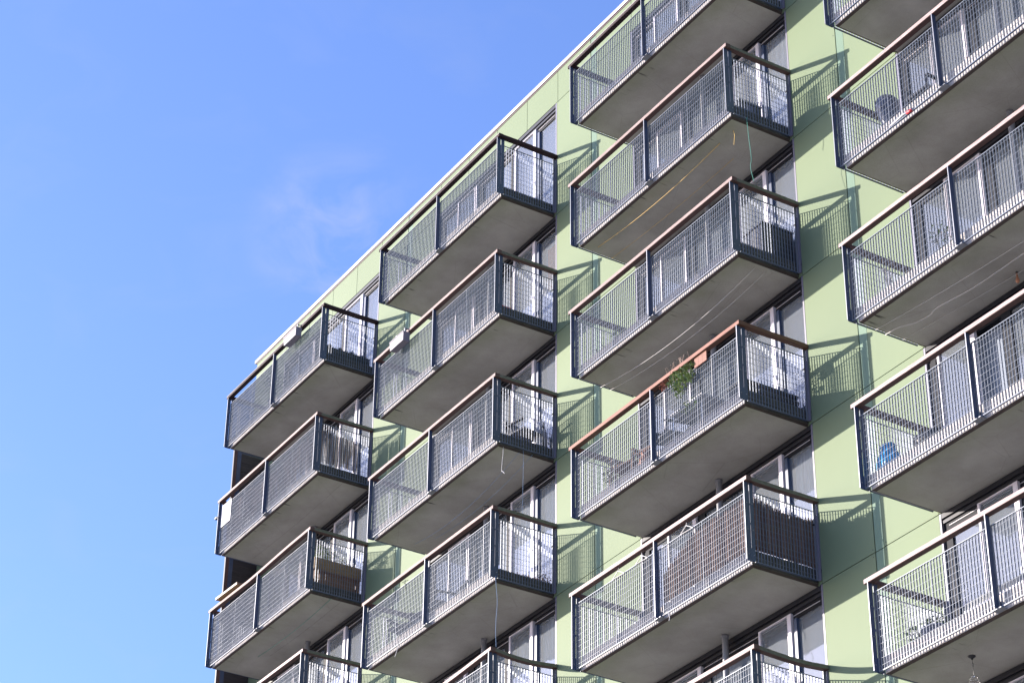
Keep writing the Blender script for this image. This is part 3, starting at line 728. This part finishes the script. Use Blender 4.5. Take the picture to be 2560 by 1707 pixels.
arm_chair('B', 2, 4.45, -0.42, 100, 'dark', 'black slatted garden chair behind the side mesh in the second column', 1.0, 0.72, seatz=0.33)
arm_chair('B', 3, 0.80, -0.78, 20, 'dark', 'dark garden chair behind the left front mesh above the leftmost dangling strap', 1.1, 1.0, slats=False)
arm_chair('B', 3, 2.05, -0.72, -10, 'dark', 'dark garden chair right of the middle post, one floor above the sagging handrail', 1.1, 1.0, slats=False)
arm_chair('C', 3, 1.05, -0.82, 15, 'brown', 'brown wooden chair behind the left mesh below the orange rail', 1.0, 1.0)
arm_chair('C', 3, 2.30, -0.80, -15, 'dark', 'black garden chair under the trailing plant below the orange rail', 1.0, 0.80, slats=False)
arm_chair('D', 2, 1.02, -0.40, 0, 'bluepl', 'blue plastic chair beside the covered barbecue', 0.8, 1.15, slats=False)
arm_chair('D', 2, 1.52, -0.70, 0, 'dark', 'black chair between the blue chair and the middle post', 1.0, 0.92)
arm_chair('D', 3, 2.85, -0.45, 10, 'dark', 'low black chair right of the middle post in the right column', 0.9, 0.42, seatz=0.25, slats=False)
# red thing on the floor, B2 ; B3 dry leaves
t = MB(); t.box((0, 0, 0), (0.10, 0.42, 0.11), 'red'); t.box((0.01, 0.01, 0.11), (0.09, 0.41, 0.125), 'maroon'); t.build('toolbox', None, W('B', 2, 4.55, -1.20, FL), label='red box on the floor in front of the black slatted chair', cat='box')
t = MB(); t.box((0, 0, 0), (0.08, 0.25, 0.09), 'red'); t.box((0.01, 0.02, 0.09), (0.07, 0.23, 0.10), 'maroon'); t.build('toolbox', None, W('B', 1, 4.66, -1.18, FL), label='small red box in the corner of the balcony with the lilac planter', cat='box')
rg = random.Random(8); t = MB(); leaves(t, (0, 0, 0.04), (0.10, 0.42, 0.05), 90, 0.03, 'leafred', rg); leaves(t, (0, .42, 0.12), (0.08, 0.12, 0.12), 60, 0.03, 'twig', rg)
t.build('dry_leaves', None, W('B', 3, 4.66, -0.50, FL + 0.02), label='heap of dry brown leaves behind the side mesh', cat='leaves')
# white bag by the wall on B2
t = MB(); t.lathe([(0.10, 0), (0.13, 0.2), (0.12, 0.45), (0.07, 0.68), (0.03, 0.72)], (0, 0, 0), 'board', 12, 0.8, 1.0); t.build('sack', None, W('B', 2, 4.55, -0.12, FL), True, label='white sack by the wall behind the black slatted chair', cat='sack')

# clips on the mesh of B3
for i, x_ in enumerate((1.25, 1.62)):
    t = MB(); t.tube([(0, 0, -0.12), (0, 0, 0.07)], 0.006, 'dark', 5); t.tube([(-0.10, -0.01, 0.05), (0.10, 0.01, 0.03)], 0.006, 'dark', 5); t.tube([(-0.09, 0.03, 0.04), (-0.12, 0.04, 0.07)], 0.005, 'dark', 5)
    t.build('clip', None, W('B', 3, x_, -1.335, 1.19), label=('left' if i == 0 else 'right') + ' one of two black wire clips on the top edge of the front mesh', cat='clip', group='black clips on the mesh')

# crate on C1, storage box on C2
t = thing('crate', W('C', 1, 4.60, -0.78, FL), 'dark slotted crate with a grey lid on the second balcony of the third column', 'crate')
b = MB(); b.box((-0.16, -0.24, 0), (0.16, 0.24, 0.24), 'dark')
for i in range(6): b.box((0.161, -0.2 + 0.07 * i, 0.04), (0.166, -0.17 + 0.07 * i, 0.2), 'slate')
b.build('crate_body', t); b = MB(); b.box((-0.17, -0.25, 0.241), (0.17, 0.25, 0.27), 'grey'); b.build('lid', t)
t = thing('storage_box', W('C', 2, 4.52, -0.36, FL), 'black storage box behind the side mesh under the crate balcony', 'box')
b = MB(); b.box((-0.24, -0.30, 0), (0.24, 0.33, 0.62), 'dark'); b.build('box_body', t); b = MB(); b.box((-0.26, -0.32, 0.621), (0.26, 0.35, 0.66), 'dark'); b.build('lid', t)
# water can and toys C2
t = thing('watering_can', W('C', 2, 1.62, -0.9, FL), 'cyan watering can behind the mesh left of the middle post', 'watering can')
b = MB(); b.lathe([(0.09, 0), (0.10, 0.02), (0.09, 0.20), (0.05, 0.26)], (0, 0, 0), 'cyan', 14); b.build('can_body', t, smooth=True)
b = MB(); b.tube([(-0.08, 0, 0.08), (-0.18, 0, 0.18), (-0.26, 0, 0.30)], [0.022, 0.015, 0.012], 'cyan', 8); b.build('spout', t, smooth=True)
b = MB(); b.tube([(0.09, 0, 0.06), (0.16, 0, 0.15), (0.1, 0, 0.27), (0.0, 0, 0.29)], 0.01, 'board', 6); b.build('handle', t, smooth=True)
t = thing('hanging_basket', W('C', 2, 1.12, -0.35, 1.10), 'small oval basket hanging in front of the wall in the third column', 'basket')
b = MB(); b.lathe([(0.02, -0.12), (0.07, -0.08), (0.085, 0.02), (0.06, 0.1), (0.01, 0.13)], (0, 0, 0), 'slate', 14); b.build('basket_body', t, smooth=True)
b = MB(); b.tube([(0, 0, 0.13), (0, 0.02, 0.45)], 0.004, 'wire', 4); b.build('hook', t)
def pot_plant(c, k, x, y, r, h, lab, mp_='slate', lm='leaf', lr=0.2, n=120, z=FL, stem=0.35, ls=0.03, cat='potted plant', seed=1, group='potted plants on the balconies', lean=0):
    rg = random.Random(seed); t = thing('potted_plant', W(c, k, x, y, z), lab, cat, group)
    b = MB(); b.lathe([(r * 0.75, 0), (r, h), (r * 1.06, h), (r * 1.06, h - 0.02), (r * 0.9, h - 0.02)], (0, 0, 0), mp_, 16); b.build('pot', t, smooth=True)
    b = MB()
    for i in range(7):
        a = rg.uniform(0, 6.28); e = (lr * 0.7 * math.cos(a) + lean, lr * 0.7 * math.sin(a), h + stem * rg.uniform(0.7, 1.2))
        b.tube([(0, 0, h - 0.02), (e[0] * 0.4, e[1] * 0.4, h + stem * 0.4), e], 0.005, 'twig', 5)
    b.build('stem', t)
    b = MB(); leaves(b, (lean, 0, h + stem * 0.75), (lr, lr, stem * 0.55), n, ls, lm, rg); b.build('foliage', t)
    return t
pot_plant('C', 2, 0.75, -0.75, 0.13, 0.22, 'bushy plant in a dark pot behind the left mesh, two floors above the reed screen', lr=0.22, n=170, seed=2)
pot_plant('C', 2, 0.30, -0.85, 0.15, 0.20, 'low plant in a slate pot at the left corner, beside the bushy one', lr=0.16, n=60, stem=0.2, seed=3)
pot_plant('C', 3, 0.62, -0.85, 0.15, 0.20, 'dense dark plant in the left corner under the orange rail', lr=0.25, n=260, stem=0.45, seed=4)
pot_plant('D', 3, 0.55, -0.95, 0.11, 0.16, 'thin dry plant in a terracotta pot at the left corner of the right column', 'terra', 'twig', 0.14, 60, stem=0.5, ls=0.018, seed=5)
pot_plant('D', 3, 1.55, -0.80, 0.13, 0.18, 'tall scraggly plant left of the middle post in the right column', 'dark', 'leaf', 0.17, 130, stem=0.55, ls=0.024, seed=6, lean=0.05)
pot_plant('D', 5, 0.50, -0.98, 0.10, 0.12, 'sparse succulent low in the left corner of the lowest right balcony', 'slate', 'leaf', 0.13, 40, stem=0.2, ls=0.04, seed=7)
pot_plant('D', 5, 0.78, -0.85, 0.20, 0.26, 'leafy plant in a wide slate blue pot on the lowest right balcony', 'slate', 'leaf', 0.22, 110, stem=0.12, ls=0.035, seed=9)
pot_plant('B', 1, 2.9, -0.9, 0.12, 0.18, 'orange flowering pot plant right of the middle post, one floor below the top', 'terra', 'leafred', 0.12, 80, stem=0.2, ls=0.02, seed=11)
pot_plant('A', 0, 1.9, -1.05, 0.13, 0.25, 'yellow green shrub behind the left mesh of the top left balcony', 'slate', 'leaf', 0.25, 200, stem=0.6, ls=0.035, seed=12)

# C3: trailing plant on the orange rail, board, table, white cloth, bench
t = thing('trailing_plant', W('C', 3, 3.30, -1.37, 1.02), 'green plant trailing over the orange handrail', 'plant')
rg = random.Random(21); b = MB()
leaves(b, (0.0, 0.0, 0.20), (0.42, 0.07, 0.14), 260, 0.032, 'leaf', rg); leaves(b, (0.12, -0.02, 0.02), (0.34, 0.05, 0.14), 190, 0.032, 'leaf', rg); leaves(b, (0.0, -0.02, -0.14), (0.12, 0.05, 0.14), 60, 0.026, 'leaf', rg); leaves(b, (0.12, 0.08, -0.42), (0.28, 0.05, 0.14), 60, 0.026, 'leaf', rg)
b.build('foliage', t)
b = MB(); leaves(b, (-0.45, 0.0, 0.22), (0.13, 0.06, 0.09), 60, 0.024, 'leafred', rg); b.build('foliage', t, label='rusty red leaves')
b = MB()
for i in range(12):
    x_ = rg.uniform(-0.35, 0.3); b.tube([(x_, 0.02, 0.22), (x_ + rg.uniform(-.05, .05), 0, 0.35), (x_ + rg.uniform(-.08, .1), -0.02, 0.50)], 0.0035, 'twig', 4)
leaves(b, (0, 0, 0.46), (0.3, 0.05, 0.08), 40, 0.016, 'twig', rg)
b.build('stem', t)
t = MB(); t.box((0, 0, 0), (0.33, 0.02, 0.185), 'orange')
for i in range(1, 3): t.box((0.11 * i - 0.002, -0.0015, 0), (0.11 * i + 0.002, -0.0003, 0.185), 'orangelow')
t.build('wooden_board', None, W('C', 3, 3.70, -1.365, 1.135), label='small square board of orange planks under the orange handrail', cat='board')
t = thing('table', W('C', 3, 2.95, -0.70, FL), 'pale topped table behind the trailing plant', 'table')
b = MB(); b.box((-0.45, -0.32, 0.70), (0.45, 0.32, 0.73), 'board'); b.build('tabletop', t)
for sx in (-0.4, 0.4):
    for sy in (-0.27, 0.27):
        b = MB(); b.tube([(sx, sy, 0), (sx, sy, 0.70)], 0.018, 'chrome', 6); b.build('leg', t)
t = thing('storage_bench', W('C', 3, 4.50, -0.62, FL), 'dark slatted bench behind the side mesh below the orange rail', 'bench')
b = MB(); b.box((-0.22, -0.55, 0.26), (0.22, 0.55, 0.30), 'dark'); b.build('seat', t)
b = MB()
for zz in (0.04, 0.13): b.box((0.20, -0.55, zz), (0.219, 0.55, zz + 0.06), 'dark')
b.build('apron', t)
for sy in (-0.5, 0.5):
    b = MB(); b.box((-0.2, sy - 0.03, 0), (0.199, sy + 0.03, 0.259), 'dark'); b.build('leg', t)
t = MB(); t.lathe([(0.12, 0.0), (0.16, 0.08), (0.15, 0.22), (0.10, 0.34), (0.12, 0.40)], (0, 0, 0), 'terra', 14); t.build('pot', None, W('C', 3, 1.72, -0.95, FL), True, label='terracotta jar on the floor left of the middle post below the orange rail', cat='pot')

# hangers on C4
for i, (x_, lab) in enumerate(((1.38, 'leftmost'), (2.05, 'middle'), (3.30, 'rightmost'))):
    t = MB(); mt = 'cordw'
    t.tube([(0, 0, 0.02), (0.02, 0, -0.02), (0, 0, -0.05)], 0.006, mt, 5); t.tube([(0, 0, -0.05), (-0.19, 0.02, -0.13)], 0.007, mt, 5); t.tube([(-0.19, 0.02, -0.13), (0.21, -0.02, -0.18)], 0.007, mt, 5); t.tube([(0.21, -0.02, -0.18), (0, 0, -0.05)], 0.007, mt, 5)
    t.build('coat_hanger', None, W('C', 4, x_, -1.34, RAILZ0 - 0.005), label=lab + ' of three pale coat hangers hooked under the long white lit handrail', cat='hanger', group='coat hangers under a handrail')
cord('strap', [W('C', 4, 2.62, -1.34, -0.02), W('C', 4, 2.75, -1.35, -0.015), W('C', 4, 2.80, -1.35, -0.12), W('C', 4, 2.79, -1.35, -0.18)], 0.007, 'cordw', 'frayed string under the edge of the reed screened balcony', 'cord')

# D2: covered barbecue, buckets
t = thing('barbecue', W('D', 2, 0.62, -0.62, FL), 'glossy black covered barbecue behind the left mesh at the top of the right column', 'barbecue')
b = MB(); b.lathe([(0.06, 0.30), (0.11, 0.5), (0.16, 0.68), (0.185, 0.82), (0.20, 0.94), (0.19, 1.04), (0.14, 1.12), (0.05, 1.16)], (0, 0, 0), 'gloss', 24, lean=(-0.12, 0)); b.build('bowl', t, smooth=True)
for a_ in (0.5, 2.6, 4.7):
    b = MB(); b.tube([(0.08*math.cos(a_), 0.08*math.sin(a_), 0.5), (0.24*math.cos(a_), 0.24*math.sin(a_), 0)], 0.014, 'dark', 6); b.build('leg', t)
t = MB(); t.tube([(0, 0, 0), (0.28, 0, 0.02), (0.50, 0.01, -0.01)], [0.016, 0.02, 0.024], 'board', 8); t.tube([(0.36, 0.005, 0.008), (0.49, 0.01, -0.008)], 0.0255, 'red', 8)
t.build('rolled_flag', None, W('D', 2, 1.36, -1.37, -0.03), True, label='white stick with a red end wedged under the mesh of the right column', cat='stick')
t = MB(); t.lathe([(0.07, 0), (0.09, 0.14), (0.08, 0.14)], (0, 0, 0), 'cyan', 12); t.lathe([(0.11, 0), (0.12, 0.05)], (0.24, 0.05, 0), 'dark', 12); t.build('bowls', None, W('D', 2, 0.40, -1.0, FL), True, label='small cyan tub with a black tray at the top right corner balcony', cat='tub')
t = MB(); t.lathe([(0.03, 0), (0.035, 0.2), (0.015, 0.26), (0.015, 0.3)], (0, 0, 0), 'terra', 10); t.build('bottle', None, W('D', 2, 2.72, -1.0, FL), True, label='orange bottle right of the middle post in the right column', cat='bottle')

# D4: blue bag and basket
rg = random.Random(5)
t = MB(); prof = [(0.02, 0), (0.15, 0.01), (0.19, 0.10), (0.18, 0.22), (0.13, 0.33), (0.09, 0.40), (0.11, 0.45)]
t.lathe(prof, (0, 0, 0), 'bluebag', 22, 1.15, 0.9)
t.v = [(x + rg.uniform(-.012, .012), y + rg.uniform(-.012, .012), z + rg.uniform(-.01, .01)) for x, y, z in t.v]
t.build('plastic_bag', None, W('D', 4, 0.33, -1.04, FL), label='crumpled bright blue plastic bag in the left corner of the right column', cat='bag')
t = thing('basket', W('D', 4, 0.95, -0.80, FL), 'dark shallow basket on thin legs beside the blue bag', 'basket')
b = MB(); b.lathe([(0.20, 0.22), (0.24, 0.36), (0.22, 0.36), (0.18, 0.24)], (0, 0, 0), 'dark', 18, 1.2, 0.9); b.build('basket_body', t, smooth=True)
for a_ in (0.8, 2.3, 3.9, 5.5):
    b = MB(); b.tube([(0.17*math.cos(a_), 0.15*math.sin(a_), 0.24), (0.2*math.cos(a_), 0.18*math.sin(a_), 0)], 0.012, 'dark', 6); b.build('leg', t)
# D5: lounger with striped cushion, wind spinner
t = thing('lounger', W('D', 5, 2.05, -0.52, FL), 'grey cushioned lounger by the middle post of the lowest right balcony', 'lounger')
b = MB(); b.box((-0.75, -0.30, 0.28), (0.75, 0.30, 0.32), 'white'); b.build('frame', t)
b = MB(); b.box((-0.72, -0.29, 0.321), (0.72, 0.29, 0.42), 'grey')
for i in range(6): b.box((-0.6 + i * 0.22, -0.292, 0.325), (-0.585 + i * 0.22, 0.292, 0.424), 'dark')
b.build('cushion', t)
b = MB(); b.lathe([(0.12, 0), (0.17, 0.05), (0.14, 0.12), (0.05, 0.15)], (-0.3, 0, 0.424), 'grey', 14, 1.4, 1.0); b.build('pillow', t, smooth=True)
for sx in (-0.68, 0.68):
    for sy in (-0.26, 0.26):
        b = MB(); b.tube([(sx, sy, 0), (sx, sy, 0.28)], 0.018, 'chrome', 6); b.build('leg', t)
t = thing('wind_spinner', W('D', 5, 1.25, -0.70, -0.056), 'spiral wind spinner hanging from the underside of the lowest right balcony', 'wind spinner')
b = MB(); b.lathe([(0.055, 0.0), (0.05, -0.012), (0.02, -0.03), (0.012, -0.05)], (0, 0, 0), 'dark', 14); b.build('hook', t, smooth=True)
b = MB(); b.tube([(0, 0, -0.05), (0, 0, -0.09)], 0.004, 'wire', 5); b.tube([(0, 0, -0.09), (0.018, 0, -0.12), (0.005, 0, -0.155), (-0.016, 0, -0.12), (0, 0, -0.09)], 0.004, 'wire', 5); b.tube([(0, 0, -0.155), (0, 0, -0.27)], 0.002, 'wire', 4); b.build('chain', t)
b = MB(); sp = []
for i in range(140):
    a_ = i * 0.36; f = i / 139; rr_ = 0.07 * math.sin(math.pi * min(1, f * 1.02)) ** 0.6 + 0.004
    sp.append((rr_ * math.cos(a_), rr_ * math.sin(a_), -0.27 - 0.28 * f))
b.tube(sp, 0.003, 'chrome', 5); b.build('spiral', t)
# orange cloth hanging behind the glass on B1
t = MB(); 
for i in range(5): t.quad([(0.07 * i, 0.012 * (i % 2), 0), (0.07 * (i + 1), 0.012 * ((i + 1) % 2), 0), (0.07 * (i + 1), 0.012 * ((i + 1) % 2), 0.95), (0.07 * i, 0.012 * (i % 2), 1.0)], 'orangepic')
t.build('hanging_cloth', None, W('B', 1, 4.40, 0.13, 1.25), label='orange patterned cloth hanging behind the glass in the second column', cat='cloth')
